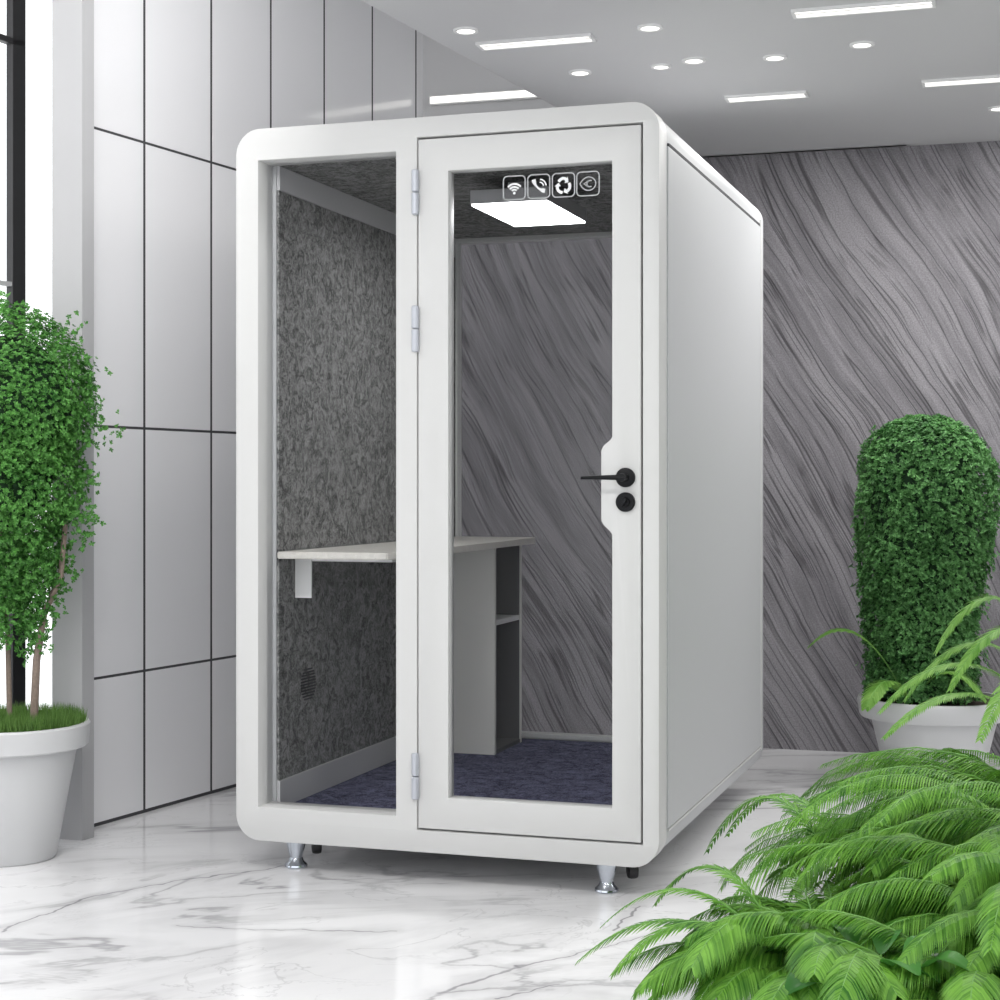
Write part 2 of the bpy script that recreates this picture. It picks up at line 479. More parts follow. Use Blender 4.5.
# window bay wall, 0.42 m further left, with the window in it; local x along the wall
OFF = 0.40
def bay_x(Y): return wall_x(Y) - OFF
Pb = Vector((bay_x(5.0), 5.0, 0))
def bl(px):
    k = (px - 500) / F
    Y = (bay_x(0)) / (k - KW)
    return (Y - 5.0) / wd.y
bay = empty('wall_bay', Pb, ang_l); struct(bay)
WT = 2.73
e1 = bl(25)
bm = bmesh.new()
box(bm, bl(66), bl(70) + 1.2, 0.0, 0.05, 0, H_HIGH)
box(bm, -3.5, bl(66), 0.0, 0.05, H_HIGH - .1, H_HIGH)
struct(obj('bay_panel', bm, M_wallw, bay))
cl = bmesh.new()
prism(cl, [(-6, 5.0), (-6, 5.2), (bay_x(5.2) - 1.6, 5.2), (bay_x(4.9) - 1.6, 5.0)], 0, H_HIGH); cl.free()
win = empty('window_1', Pb, ang_l); struct(win)
fm = bmesh.new()
mull = bl(25) - bl(12)
xcur = e1
posts = []
while xcur > -3.3:
    box(fm, xcur - mull, xcur, -0.004, 0.026, 0, H_HIGH - .1, 0.002); posts.append(xcur)
    xcur -= 1.05
box(fm, -3.5, e1, -0.004, 0.026, WT - 0.022, WT, 0.002)
box(fm, -3.5, e1, -0.004, 0.026, 0.0, 0.06, 0.002)
struct(obj('window_frame', fm, M_frame, win))
tr_ = bmesh.new(); box(tr_, -3.5, e1 - mull, 0.0, 0.02, 0.98, 1.0)
box(tr_, -3.5, e1 - mull, 0.0, 0.02, 1.86, 1.875)
struct(obj('window_rail', tr_, M_grey, win))
struct(obj('pane', B(-3.5, bl(66) - .001, 0.008, 0.014, 0.06, H_HIGH - .101), M_glass, win))

# ------------------------------------------------------------------ ceiling lights
def light_at(name, px, py, label, group, z=H_LOW):
    X, Y = cam_pt(px, py, z)
    return empty(name, (X, Y, z), ang_b)
down = [(466, 30, 'round ceiling downlight nearest the upper left, beside the leftmost long ceiling light'),
        (650, 27, 'round ceiling downlight above the middle of the booth door, topmost of the middle ones'),
        (580, 72, 'round ceiling downlight closest above the top rail of the booth, below the short bar light'),
        (661, 66, 'faint small round ceiling downlight, left one of the close pair above the booth corner'),
        (694, 60, 'small round ceiling downlight, right one of the close pair above the booth corner'),
        (775, 57, 'round ceiling downlight between the close pair and the rightmost bright downlight'),
        (862, 44, 'round ceiling downlight below the largest long bar light at the upper right'),
        (999, 108, 'round ceiling downlight cut by the right photo edge near the stone wall')]
for i, (px, py, lb) in enumerate(down):
    t = light_at('ceiling_downlight', px, py, lb, None)
    tag(t, lb, 'ceiling light', 'round downlights in the ceiling')
    s = 0.030 if px != 661 else 0.025
    rg = bmesh.new(); lathe(rg, [(s + 0.012, 0), (s + 0.010, -0.006), (s, -0.006), (s, 0.0)], 32, cap0=False, cap1=False)
    obj('ring', rg, M_ringw, t, True)
    df = bmesh.new(); lathe(df, [(s, -0.001), (s, -0.004)], 32); obj('diffuser', df, M_lin, t)
lin = [((480, 43), (592, 38), 'long bar ceiling light, leftmost on the flat ceiling'),
       ((795, 11), (932, 3), 'largest long bar ceiling light, cut off near the top right of the photo'),
       ((728, 97), (805, 94), 'short bar ceiling light closest above the stone wall'),
       ((925, 82), (1010, 77), 'bar ceiling light reaching the right photo edge')]
for (a1, a2, lb) in lin:
    p, q = Vector((*cam_pt(*a1, H_LOW), 0)), Vector((*cam_pt(*a2, H_LOW), 0))
    mid = (p + q) / 2; L = (q - p).length / 2; an = ang_b
    t = empty('bar_light', (mid.x, mid.y, H_LOW), an)
    tag(t, lb, 'ceiling light', 'long bar lights in the ceiling')
    w = 0.032
    fb = bmesh.new()
    box(fb, -L - .01, L + .01, -w - 0.008, -w, -0.010, 0); box(fb, -L - .01, L + .01, w, w + 0.008, -0.010, 0)
    box(fb, -L - .01, -L, -w, w, -0.010, 0); box(fb, L, L + .01, -w, w, -0.010, 0)
    box(fb, -L, L, -0.004, 0.004, -0.008, 0)
    obj('frame', fb, M_ringw, t)
    db = bmesh.new(); box(db, -L, L, -w, -0.004, -0.005, -0.001); box(db, -L, L, 0.004, w, -0.005, -0.001)
    obj('diffuser', db, M_lin, t)
def lamp(parent, kind, power, size, sy=None, z=-0.012, spread=PI):
    l = bpy.data.lights.new('lamp', 'AREA'); l.energy = power; l.shape = 'RECTANGLE' if sy else 'DISK'
    l.size = size
    if sy: l.size_y = sy
    l.spread = spread; l.color = (1, .99, .97)
    o_ = bpy.data.objects.new('lamp', l); COL.objects.link(o_); o_.parent = parent; o_.location = (0, 0, z)
    return o_
for o_ in [q for q in COL.objects if q.name.startswith('bar_light')]:
    lamp(o_, 'a', 1.2 if o_.location.x < .5 else (16 if o_.location.x > 1.4 else 5), 0.8 if o_.location.x < 1.4 else 1.2, .06)
for o_ in [q for q in COL.objects if q.name.startswith('ceiling_downlight')]:
    lamp(o_, 'a', 0.3 if o_.location.x < 1.0 else 2.5, 0.05)
# more bar lights, added out of view to brighten the floor and ceiling
for (X, Y) in ((-0.9, 3.3), (2.7, 3.6), (2.5, 6.2), (4.4, 5.4), (-0.6, 1.8), (1.4, 2.2), (3.4, 2.2), (-1.2, -0.4), (0.8, -0.2), (2.8, 0.0)):
    t = empty('bar_light', (X, Y, H_LOW), ang_b)
    tag(t, 'bar ceiling light over the near part of the hall, outside the photo', 'ceiling light', 'bar lights over the near hall')
    fb = bmesh.new(); box(fb, -.61, .61, -.04, -.032, -.010, 0); box(fb, -.61, .61, .032, .04, -.010, 0); obj('frame', fb, M_ringw, t)
    obj('diffuser', B(-.6, .6, -.032, .032, -.005, -.001), M_lin, t)
    lamp(t, 'a', 27 if X == -0.9 else 13, 1.2, .06)
# the bar light on the bulkhead in the raised zone
def on_back(px, off=0.0):
    k = (px - 500) / F
    s = (k * C0.y - C0.x) / (bdir.x - k * bdir.y)
    return s
s0, s1 = on_back(435), on_back(556)
zc = CAM_Z + (HOR - 99) / F * (C0 + bdir * (s0 + s1) / 2).y
pos = C0 + bdir * (s0 + s1) / 2 - bnrm * 0.031
t = empty('wall_bar_light', (pos.x, pos.y, zc), ang_b)
tag(t, 'long bar light in the dark recess just above the top of the booth', 'wall light')
L = (s1 - s0) / 2
obj('housing', B(-L - .01, L + .01, -0.03, 0, -0.022, 0.022, 0.004), M_ringw, t)
obj('diffuser', B(-L, L, -0.034, -0.029, -0.014, 0.014), M_lin, t)
# hidden strips added on the low ceiling's edge to brighten and highlight the wall
eang = math.atan2(1, 0.44)
for i, (Y0, Y1) in enumerate(((4.75, 5.75), (3.55, 4.25), (2.2, 2.9))):
    p = edge_pt((Y0 + Y1) / 2)
    t = empty('cove_strip', (p[0] - 0.002, p[1], H_LOW + 0.12), eang)
    tag(t, ['slim cove strip light on the ceiling edge beside the booth', 'slim cove strip light on the ceiling edge, middle one of three', 'slim cove strip light on the ceiling edge nearest the viewer'][i], 'strip light', 'cove strip lights on the ceiling edge')
    hl = (Y1 - Y0) / 2 * math.hypot(1, 0.44)
    obj('housing', B(-hl - .01, hl + .01, 0.0, 0.012, -0.016, 0.016, 0.003), M_ringw, t)
    obj('diffuser', B(-hl, hl, 0.011, 0.015, -0.011, 0.011), M_lin, t)
    l_ = lamp(t, 'a', (5, 34, 30)[i], 2 * hl, .02); l_.location = (0, 0.017, 0); l_.rotation_euler = (PI / 2, 0, 0)

# ------------------------------------------------------------------ the booth
ZB, ZT = 0.091, 2.241; BD = 1.802
booth = empty('phone_booth', (BO[0], BO[1], 0), -TH)
tag(booth, 'white soundproof phone booth with a glass door standing on the marble floor', 'phone booth')
G0x, G1x, G0z, G1z = 0.074, 0.521, 0.193, 2.145     # fixed glass opening
D0x, D1x, D0z, D1z = 0.587, 1.264, 0.155, 2.182     # door opening
rect = lambda x0, x1, z0, z1: [(x0, z0), (x1, z0), (x1, z1), (x0, z1)]
plate('front_frame', [rrect(0, BW, ZB, ZT, 0.078, 14), rect(G0x, G1x, G0z, G1z), rect(D0x, D1x, D0z, D1z)], 0.0, 0.100, M_white, booth, 0.002, True)
# body shell
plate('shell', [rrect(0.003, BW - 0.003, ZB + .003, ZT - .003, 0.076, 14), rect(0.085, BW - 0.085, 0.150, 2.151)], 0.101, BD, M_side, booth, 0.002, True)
# outer side panels with the dark slot above
for sx, x0, x1 in (('r', BW - 0.004, BW + 0.004), ('l', -0.004, 0.004)):
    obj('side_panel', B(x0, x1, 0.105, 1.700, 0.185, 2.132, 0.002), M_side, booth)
    s = bmesh.new(); box(s, x0 + .0005, x1 - .0005, 0.116, 1.690, 2.133, 2.142)
    obj('side_slot', s, M_dark, booth)
    s = bmesh.new(); box(s, x0, x1 + (0.001 if sx == 'r' else 0), 1.706, 1.72, 0.17, 2.16, 0.001, 1)
    obj('corner_strip', s, M_white, booth)
    s = bmesh.new(); box(s, x0, x1 + (0.001 if sx == 'r' else 0), 0.11, 1.70, 0.176, 0.182, 0.001, 1)
    obj('bottom_strip', s, M_white, booth)
# fixed glass
obj('side_window', B(G0x - .008, G1x + .008, 0.060, 0.065, G0z - .008, G1z + .008), M_glass, booth)
# dark gasket behind the door gap
plate('door_gasket', [rect(D0x - .001, D1x + .001, D0z - .001, D1z + .001), rect(D0x + .016, D1x - .016, D0z + .016, D1z - .016)], 0.055, 0.066, M_dark, booth)
# door
GAPW = 0.0065
door = plate('door', [rect(D0x + GAPW * .6, D1x - GAPW, D0z + GAPW, D1z - GAPW),
        [(0.684, 0.2535), (1.175, 0.2535), (1.175, 1.024), (1.170, 1.033), (1.150, 1.052), (1.143, 1.064), (1.143, 1.262),
         (1.150, 1.276), (1.170, 1.292), (1.175, 1.302), (1.175, 2.0795), (0.684, 2.0795)]], 0.001, 0.052, M_white, booth, 0.0018, True)
obj('door_glass', B(0.670, 1.185, 0.028, 0.034, 0.245, 2.088), M_glass, door)
# hinges
for z0, z1 in ((1.955, 2.087), (1.554, 1.689), (0.246, 0.381)):
    h = bmesh.new()
    for k in range(2):
        za = z0 + (z1 - z0) * k / 2 + (0.001 if k else 0); zb = z0 + (z1 - z0) * (k + 1) / 2 - (0 if k else 0.001)
        lathe(h, [(0.0085, za), (0.011, za + .003), (0.011, zb - .003), (0.0085, zb)], 16, 0.584, -0.006)
    obj('hinge', h, M_hinge, booth, True)
# door handle: rose, lever; lock rose below
def disc_y(r0, prof, x, z):
    b = bmesh.new(); lathe(b, prof, 40)
    rot_bm(b, Matrix.Translation((x, 0, z)) @ Matrix.Rotation(PI / 2, 4, 'X'))
    return b
hd = obj('door_handle', disc_y(0, [(0.0275, 0.0), (0.0275, 0.008), (0.025, 0.010), (0.012, 0.011), (0.012, 0.045), (0.011, 0.052)], 1.215, 1.186), M_black, door, True)
lv = bmesh.new()
tube(lv, [(1.222, -0.046, 1.186), (1.20, -0.047, 1.186), (1.15, -0.047, 1.186), (1.12, -0.046, 1.1855), (1.097, -0.046, 1.185)], [0.0075, 0.0075, 0.006, 0.005, 0.0045], 12)
obj('lever', lv, M_black, hd, True)
lk = obj('lock', disc_y(0, [(0.0275, 0.0), (0.0275, 0.008), (0.025, 0.010), (0.014, 0.010), (0.013, 0.016)], 1.215, 1.117), M_black, door, True)
tn = bmesh.new(); box(tn, -0.0035, 0.0035, -0.028, -0.015, -0.013, 0.013, 0.001)
rot_bm(tn, Matrix.Translation((1.215, 0, 1.117)) @ Matrix.Rotation(0.5, 4, 'Y')); obj('thumb_turn', tn, M_black, lk)

# pictograms on the door glass
ty0, ty1 = 0.0262, 0.0276
def front_loc(px, py, d=0.027):
    k = (px - 500) / F
    X0 = BO[0] + d * math.sin(TH); Y0 = BO[1] + d * math.cos(TH)
    x = (k * Y0 - X0) / (RX[0] - k * RX[1]); Y = Y0 + x * RX[1]
    return x, CAM_Z + (HOR - py) / F * Y
def picto(cx, cz, kind, label):
    o = obj('pictogram_frame', ribbon(bmesh.new(), rrect(cx - .033, cx + .033, cz - .034, cz + .034, .012, 6), 0.0035, ty0, ty1, True), M_iconline, door)
    o['label'] = label
    b = bmesh.new()
    if kind == 'wifi':
        for r, w in ((0.026, .0055), (0.0175, .0050), (0.0095, .0048)):
            ribbon(b, arc(cx, cz - .015, r, 42, 138, 14), w, ty0, ty1)
        ribbon(b, arc(cx, cz - .0155, 0.002, 0, 360, 12)[:-1], 0.004, ty0, ty1, True)
    elif kind == 'phone':
        pts = arc(cx + .024, cz + .026, 0.040, 188, 262, 16)
        ws = [0.011, 0.012, 0.012, 0.010, .0075, .006, .0055, .0055, .0055, .0055, .0055, .006, .0075, .010, .012, .012, .011]
        for i in range(len(pts) - 1):
            ribbon(b, [pts[i], (pts[i + 1][0] + (pts[i + 1][0] - pts[i][0]) * .15, pts[i + 1][1] + (pts[i + 1][1] - pts[i][1]) * .15)], (ws[i] + ws[i + 1]) / 2, ty0, ty1 + i * 1e-5)
        for r in (0.012, 0.020): ribbon(b, arc(cx + .002, cz + .000, r, 5, 85, 10), 0.0038, ty0, ty1)
    elif kind == 'recycle':
        for k in range(3):
            a0 = 90 + 120 * k
            A = lambda r, a: (cx + .92 * r * math.cos(math.radians(a)), cz - .002 + r * math.sin(math.radians(a)))
            ribbon(b, [A(.0195, a0 + 52), A(.0205, a0 + 30), A(.0215, a0 + 8), A(.0205, a0 - 14), A(.0185, a0 - 30)], 0.0085, ty0, ty1)
            v = [b.verts.new((q[0], y, q[1])) for y in (ty0 - .0001, ty1 + .0001) for q in (A(.029, a0 - 28), A(.008, a0 - 24), A(.0185, a0 - 60))]
            b.faces.new(v[:3]); b.faces.new(v[3:])
            for i in range(3): b.faces.new((v[i], v[(i + 1) % 3], v[3 + (i + 1) % 3], v[3 + i]))
    else:
        pts = arc(cx + .002, cz, 0.021, -125, 125, 22, 0.019) + [(cx - .017, cz + .010), (cx - .024, cz), (cx - .017, cz - .010)]
        ribbon(b, pts, 0.0032, ty0, ty1, True)
        ribbon(b, [(cx + .003, cz + .009), (cx - .012, cz), (cx + .003, cz - .009)], 0.004, ty0, ty1)
        ribbon(b, arc(cx + .006, cz, .009, 60, 300, 10), 0.0035, ty0, ty1)
    obj('pictogram', b, M_icon if kind != 'eye' else M_iconline, o)
for px, py, kd, lb in ((514.3, 187.8, 'wifi', 'wifi pictogram in a rounded frame'), (538.8, 186.4, 'phone', 'telephone handset pictogram in a rounded frame'),
                       (563.5, 185.0, 'recycle', 'three arrow recycling pictogram in a rounded frame'), (588.0, 183.7, 'eye', 'pointed outline pictogram in a rounded frame')):
    x, z = front_loc(px, py); picto(x, z, kd, lb)

# inside lining
FZ = 0.170
obj('carpet', B(0.086, BW - .086, 0.1015, 1.715, 0.150, FZ), M_carpet, booth)
def lining(x0, x1, name='wall_felt'):
    obj(name, B(x0, x1, 0.082, 1.72, 0.25, 2.07), M_felt, booth)
obj('wall_felt', B(0.086, 0.094, 0.1045, 1.715, 0.256, 2.070), M_felt, booth)
obj('wall_felt', B(BW - 0.094, BW - .086, 0.1045, 1.715, 0.256, 2.070), M_felt, booth)
for x0, x1 in ((0.086, 0.098), (BW - .098, BW - .086)):
    obj('top_rail', B(x0, x1, 0.1015, 1.715, 2.071, 2.148, 0.002), M_grey, booth)
    obj('bottom_rail', B(x0, x1, 0.1015, 1.715, 0.1705, 0.2555, 0.002), M_grey, booth)
obj('ceiling_felt', B(0.099, BW - .099, 0.1015, 1.715, 2.144, 2.1505), M_felt, booth)
# rear frame with glass
plate('rear_frame', [rect(0.086, BW - .086, 0.1505, 2.1505), rect(0.100, BW - .100, 0.190, 2.128)], 1.716, 1.776, M_white, booth, 0.002)
plate('rear_bead', [rect(0.098, BW - .098, 0.176, 2.134), rect(0.106, BW - .106, 0.192, 2.126)], 1.706, 1.7155, M_white, booth, 0.001)
obj('rear_glass', B(0.1, BW - .1, 1.742, 1.748, 0.186, 2.132), M_glass, booth)
# ceiling lamp
lp = obj('booth_lamp', B(0.602, 0.858, 0.432, 0.892, 2.054, 2.098, 0.002), M_lampbox, booth); lp['label'] = 'square lit ceiling lamp with grey sides'
obj('lamp_diffuser', B(0.606, 0.854, 0.436, 0.888, 2.049, 2.0545), M_lamp, lp)
obj('lamp_mount', B(0.68, 0.78, 0.58, 0.74, 2.098, 2.1435), M_lampbox, lp)
# desk along the left wall
DZ = 0.961
dk = bmesh.new()
pts = [(0.0985, 0.080), (0.42, 0.085), (0.455, 0.095), (0.475, 0.120), (0.48, 0.16), (0.455, 1.60), (0.445, 1.66), (0.42, 1.70), (0.0985, 1.70)]
prism(dk, pts, DZ - 0.022, DZ)
bmesh.ops.bevel(dk, geom=dk.edges[:], offset=0.003, segments=2, affect='EDGES')
desk = obj('desk_top', dk, M_desk, booth)
br = bmesh.new()
box(br, 0.0945, 0.100, 0.22, 0.275, DZ - .150, DZ - .024, 0.001)
box(br, 0.0945, 0.150, 0.218, 0.226, DZ - .150, DZ - .024, 0.001)
obj('desk_bracket', br, M_bracket, booth)
ar = bmesh.new(); box(ar, 0.10, 0.42, 0.226, 0.262, DZ - 0.035, DZ - .0225, 0.001)
obj('bracket_arm', ar, M_bracket, booth)
# cabinet under the desk, at the rear
CX1, CY0, CY1 = 0.400, 1.290, 1.625
cab = bmesh.new()
t_ = 0.018
box(cab, 0.096, CX1, CY0, CY0 + t_, FZ, DZ - .0225)
box(cab, 0.096, CX1, CY1 - t_, CY1, FZ, DZ - .0225)
box(cab, 0.096, 0.096 + t_, CY0 + t_, CY1 - t_, FZ, DZ - .0225)
cabo = obj('cabinet', cab, M_cab, booth)
bi = bmesh.new(); box(bi, 0.115, CX1 - .002, CY0 + t_, CY1 - t_, FZ, FZ + .015); box(bi, 0.1145, 0.120, CY0 + t_, CY1 - t_, FZ + .015, DZ - .0226)
box(bi, 0.12, CX1 - .004, CY0 + t_ , CY0 + t_ + .003, FZ + .015, DZ - .0226); box(bi, 0.12, CX1 - .004, CY1 - t_ - .003, CY1 - t_, FZ + .015, DZ - .0226)
obj('cabinet_lining', bi, M_cabin, cabo)
obj('shelf', B(0.12, CX1 - .004, CY0 + t_ + .003, CY1 - t_ - .003, 0.645, 0.663), M_bracket, cabo)
# round ventilation grille on the left wall
vg = bmesh.new()
for k in range(-5, 6):
    hw = math.sqrt(max(0, 0.056 ** 2 - (k * 0.0095) ** 2))
    box(vg, 0.0935, 0.097, 0.315 - hw, 0.315 + hw, 0.53 + k * 0.0095 - .0022, 0.53 + k * 0.0095 + .0022)
obj('vent_grille', vg, M_dark, booth)
# levelling feet and castors at the four corners
for fx, fy, cx_, cy_ in ((0.160, 0.085, 0.195, 0.16), (1.140, 0.075, 1.200, 0.14), (0.160, 1.60, 0.24, 1.50), (1.060, 1.60, 0.96, 1.52)):
    ft = bmesh.new()
    lathe(ft, [(0.030, 0.0), (0.035, 0.004), (0.034, 0.009), (0.024, 0.018), (0.019, 0.030), (0.024, 0.05), (0.034, 0.093)], 32, fx, fy)
    obj('levelling_foot', ft, M_chrome, booth, True)
    cw = bmesh.new(); lathe(cw, [(0.016, -0.015), (0.023, -0.013), (0.025, -0.006), (0.025, 0.006), (0.023, 0.013), (0.016, 0.015)], 32)
    rot_bm(cw, Matrix.Translation((cx_, cy_, 0.052)) @ Matrix.Rotation(0.5, 4, 'Z') @ Matrix.Rotation(PI / 2, 4, 'Y'))
    wh = obj('castor_wheel', cw, M_rubber, booth, True)
    fk = bmesh.new(); box(fk, cx_ - .022, cx_ + .022, cy_ - .020, cy_ + .020, 0.066, 0.094, 0.004)
    obj('castor_fork', fk, M_rubber, wh)

# ------------------------------------------------------------------ small-leaved shrubs
def leaf_cluster(bm, c, n_out, size, k=5):
    """a rosette of small pointed leaves"""
    n_out = n_out.normalized()
    a = n_out.orthogonal().normalized(); b = n_out.cross(a)
    ph = R.random() * 6.28
    for i in range(k):
        t = ph + 2 * PI * i / k + R.uniform(-.3, .3)
        d = (a * math.cos(t) + b * math.sin(t) + n_out * R.uniform(0.1, 0.9)).normalized()
        w = d.cross(n_out).normalized()
        l = size * R.uniform(.7, 1.25); ww = l * 0.30
        up = n_out * l * .10
        p0 = c; p1 = c + d * l * .5 + w * ww + up; p2 = c + d * l - up; p3 = c + d * l * .5 - w * ww + up
        v = [bm.verts.new(p) for p in (p0, p1, p2, p3)]
        bm.faces.new(v)

def ellips(bm, c, rx, rz, seg=24):
    m = Matrix.Translation(c) @ Matrix.Diagonal((rx, rx, rz, 1))
    bmesh.ops.create_icosphere(bm, subdivisions=3, radius=1, matrix=m)

def pot(parent, prof_body, prof_rim, soil_r, soil_z):
    b = bmesh.new(); lathe(b, prof_body, 64, cap1=False); pb = obj('pot', b, M_pot, parent, True)
    r = bmesh.new(); lathe(r, prof_rim, 64, cap0=False, cap1=False)
    obj('pot_rim', r, M_pot, pb, True)
    s = bmesh.new(); lathe(s, [(soil_r, soil_z - .01), (soil_r, soil_z)], 48); obj('soil', s, M_soil, parent)

# ---- left tree
LX, LY = (8 - 500) / F * 5.30, 5.30
tree = empty('potted_tree', (LX, LY, 0))
tag(tree, 'potted small-leaved tree with a round crown by the window, cut by the left photo edge', 'potted plant')
rr = 0.250
zr = CAM_Z - (722 - HOR) / F * 5.30
pot(tree, [(0.0, 0.0), (0.140, 0.0), (0.148, 0.008), (0.215, zr - .055), (0.215, zr - 0.05)],
    [(0.205, zr - .075), (0.240, zr - .075), (0.2455, zr - .070), (0.2515, zr - .006), (0.247, zr), (0.236, zr), (0.234, zr - .02), (0.232, zr - .06)], 0.233, zr - .015)
# grass
gm = bmesh.new()
for i in range(9000):
    r = 0.236 * math.sqrt(R.random()); t = R.random() * 2 * PI
    p = Vector((r * math.cos(t), r * math.sin(t), zr - .014))
    h = R.uniform(.030, .060); d = Vector((R.uniform(-1, 1), R.uniform(-1, 1), 0)) * .014
    t2 = R.random() * PI; w = Vector((math.cos(t2), math.sin(t2), 0)) * .0016
    v = [gm.verts.new(q) for q in (p - w, p + w, p + d + Vector((0, 0, h)))]
    gm.faces.new(v)
gr = obj('grass', gm, M_grass, tree, recalc=False); gr['kind'] = 'stuff'
# stems
for pts, r0 in (([(0.085, -.02, zr - .02), (0.095, -.02, .62), (0.115, -.01, .76), (0.165, 0, .88), (0.18, 0, 1.05)], .013),
                ([(0.00, .02, zr - .02), (-.01, .03, .7), (-.03, .02, .9), (-.02, .0, 1.2)], .009),):
    b = bmesh.new(); n = len(pts); tube(b, pts, [r0 * (1 - .4 * i / (n - 1)) for i in range(n)], 10)
    obj('stem', b, M_bark, tree, True)
fo = bmesh.new()
def zc_(py, Y=5.3): return CAM_Z + (HOR - py) / F * Y
lobes = [(Vector((0.0, 0, zc_(400))), .275, .30), (Vector((-.05, 0, zc_(480))), .27, .27), (Vector((.09, -.03, zc_(390))), .17, .22), (Vector((.10, 0, zc_(480))), .15, .17), (Vector((.02, 0, zc_(540))), .17, .17)]
for i in range(15000):
    c, rx, rz = R.choice(lobes[:2]) if R.random() < .62 else R.choice(lobes)
    d = Vector((R.gauss(0, 1), R.gauss(0, 1), R.gauss(0, 1))).normalized()
    s = R.uniform(.72, 1.0) ** .6
    if R.random() < .04: s *= 1.08
    p = c + Vector((d.x * rx * s, d.y * rx * s, d.z * rz * s))
    if p.z < zc_(470) and abs(math.sin(p.x * 31 + p.z * 17)) < .3 and R.random() < .6: continue
    leaf_cluster(fo, p, (d + Vector((0, 0, .5)) + Vector((R.uniform(-.5, .5), R.uniform(-.5, .5), 0))), .0108, 5)
# hanging sprays
def spray(start, tip, n, sp):
    for k in range(n):
        f = k / (n - 1)
        p = start.lerp(tip, f) + Vector((R.gauss(0, sp), R.gauss(0, sp), R.gauss(0, sp)))
        leaf_cluster(fo, p, Vector((R.uniform(-1, 1), -1, R.uniform(-.5, 1))), .0112, 5)
for px, py, tx, ty, n in ((80, 420, 104, 447, 40), (60, 370, 101, 364, 30), (70, 385, 104, 424, 40), (80, 500, 88, 545, 60), (70, 500, 92, 520, 50), (45, 540, 56, 592, 90), (20, 540, 28, 640, 260), (40, 540, 42, 640, 220), (12, 540, 6, 640, 240), (30, 540, 55, 575, 160),
                          (50, 545, 62, 570, 60), (15, 330, 5, 300, 50), (60, 360, 76, 330, 40), (40, 340, 32, 308, 30), (15, 560, 18, 600, 200), (5, 560, -8, 620, 200), (70, 480, 96, 480, 60), (85, 430, 118, 422, 22), (60, 350, 100, 398, 60), (30, 560, 35, 655, 130), (45, 560, 50, 615, 120), (20, 580, 22, 650, 120), (2, 580, 0, 640, 160), (52, 520, 60, 590, 100)):
    spray(Vector(((px - 8) / F * 5.3, R.uniform(-.1, .08), zc_(py))), Vector(((tx - 8) / F * 5.3, R.uniform(-.08, .05), zc_(ty))), n, .022)
obj('foliage', fo, M_leafL, tree, recalc=False)
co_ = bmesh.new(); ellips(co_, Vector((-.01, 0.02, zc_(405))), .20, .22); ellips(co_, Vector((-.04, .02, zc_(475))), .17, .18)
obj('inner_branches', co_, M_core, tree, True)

# ---- right topiary
TY = 6.60
TX = (926 - 500) / F * TY
top = empty('potted_topiary', (TX + .03, TY, 0))
tag(top, 'clipped column-shaped topiary in a white pot before the grey stone wall', 'potted plant')
zt = CAM_Z - (697 - HOR) / F * TY
pot(top, [(0.0, 0), (0.17, 0), (0.178, 0.01), (0.245, zt - .06), (0.245, zt - .055)],
    [(0.235, zt - .075), (0.278, zt - .075), (0.285, zt - .065), (0.292, zt - .012), (0.288, zt), (0.270, zt), (0.268, zt - .03), (0.266, zt - .06)], 0.267, zt - .02)
b = bmesh.new(); tube(b, [(-.02, 0, zt - .03), (-.01, 0, zt + .2), (0, 0, zt + .5)], .018, 10); obj('stem', b, M_bark, top, True)
zt_ = lambda py: CAM_Z + (HOR - py) / F * TY
prof = [(418, 20), (428, 42), (442, 56), (460, 64), (490, 69), (520, 68), (560, 64), (600, 58), (640, 54), (670, 53), (697, 55)]
def rad_at(py):
    for (a, ra), (c, rc) in zip(prof, prof[1:]):
        if a <= py <= c: return ra + (rc - ra) * (py - a) / (c - a)
    return 50
fo2 = bmesh.new()
for i in range(17000):
    py = R.uniform(420, 697) if R.random() > .12 else R.uniform(418, 440)
    rad = rad_at(py) / F * TY
    t = R.random() * 2 * PI; s = R.uniform(.70, 1.04) ** .5
    if py < 440: s = math.sqrt(R.random())
    s *= 1 + .035 * math.sin(t * 5 + py * .07) + .03 * math.sin(t * 11 - py * .16) + R.gauss(0, .015)
    off = -5 + 7 * (1 if py < 560 else 0) * math.exp(-((py - 490) / 70) ** 2)
    p = Vector((rad * s * math.cos(t) + (off / F * TY) - .03, rad * s * math.sin(t), zt_(py) + R.uniform(-.01, .01)))
    d = Vector((math.cos(t), math.sin(t), .6 if py > 445 else 2))
    leaf_cluster(fo2, p, d + Vector((R.uniform(-.9, .9), R.uniform(-.9, .9), R.uniform(-.7, .9))), .0135, 5)
for k in range(26):
    py = R.uniform(430, 680); t = R.uniform(0, 2 * PI); rad = (rad_at(py) + 4) / F * TY
    for q in range(9):
        leaf_cluster(fo2, Vector((rad * math.cos(t) - .04, rad * math.sin(t), zt_(py))) + Vector((R.gauss(0, .013), R.gauss(0, .013), R.gauss(0, .02))), Vector((math.cos(t), math.sin(t), .6)), .0155, 5)
obj('foliage', fo2, M_leafT, top, recalc=False)
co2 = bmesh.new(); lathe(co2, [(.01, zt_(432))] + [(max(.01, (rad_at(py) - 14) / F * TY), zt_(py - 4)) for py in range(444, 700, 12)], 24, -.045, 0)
obj('inner_branches', co2, M_core, top, True)

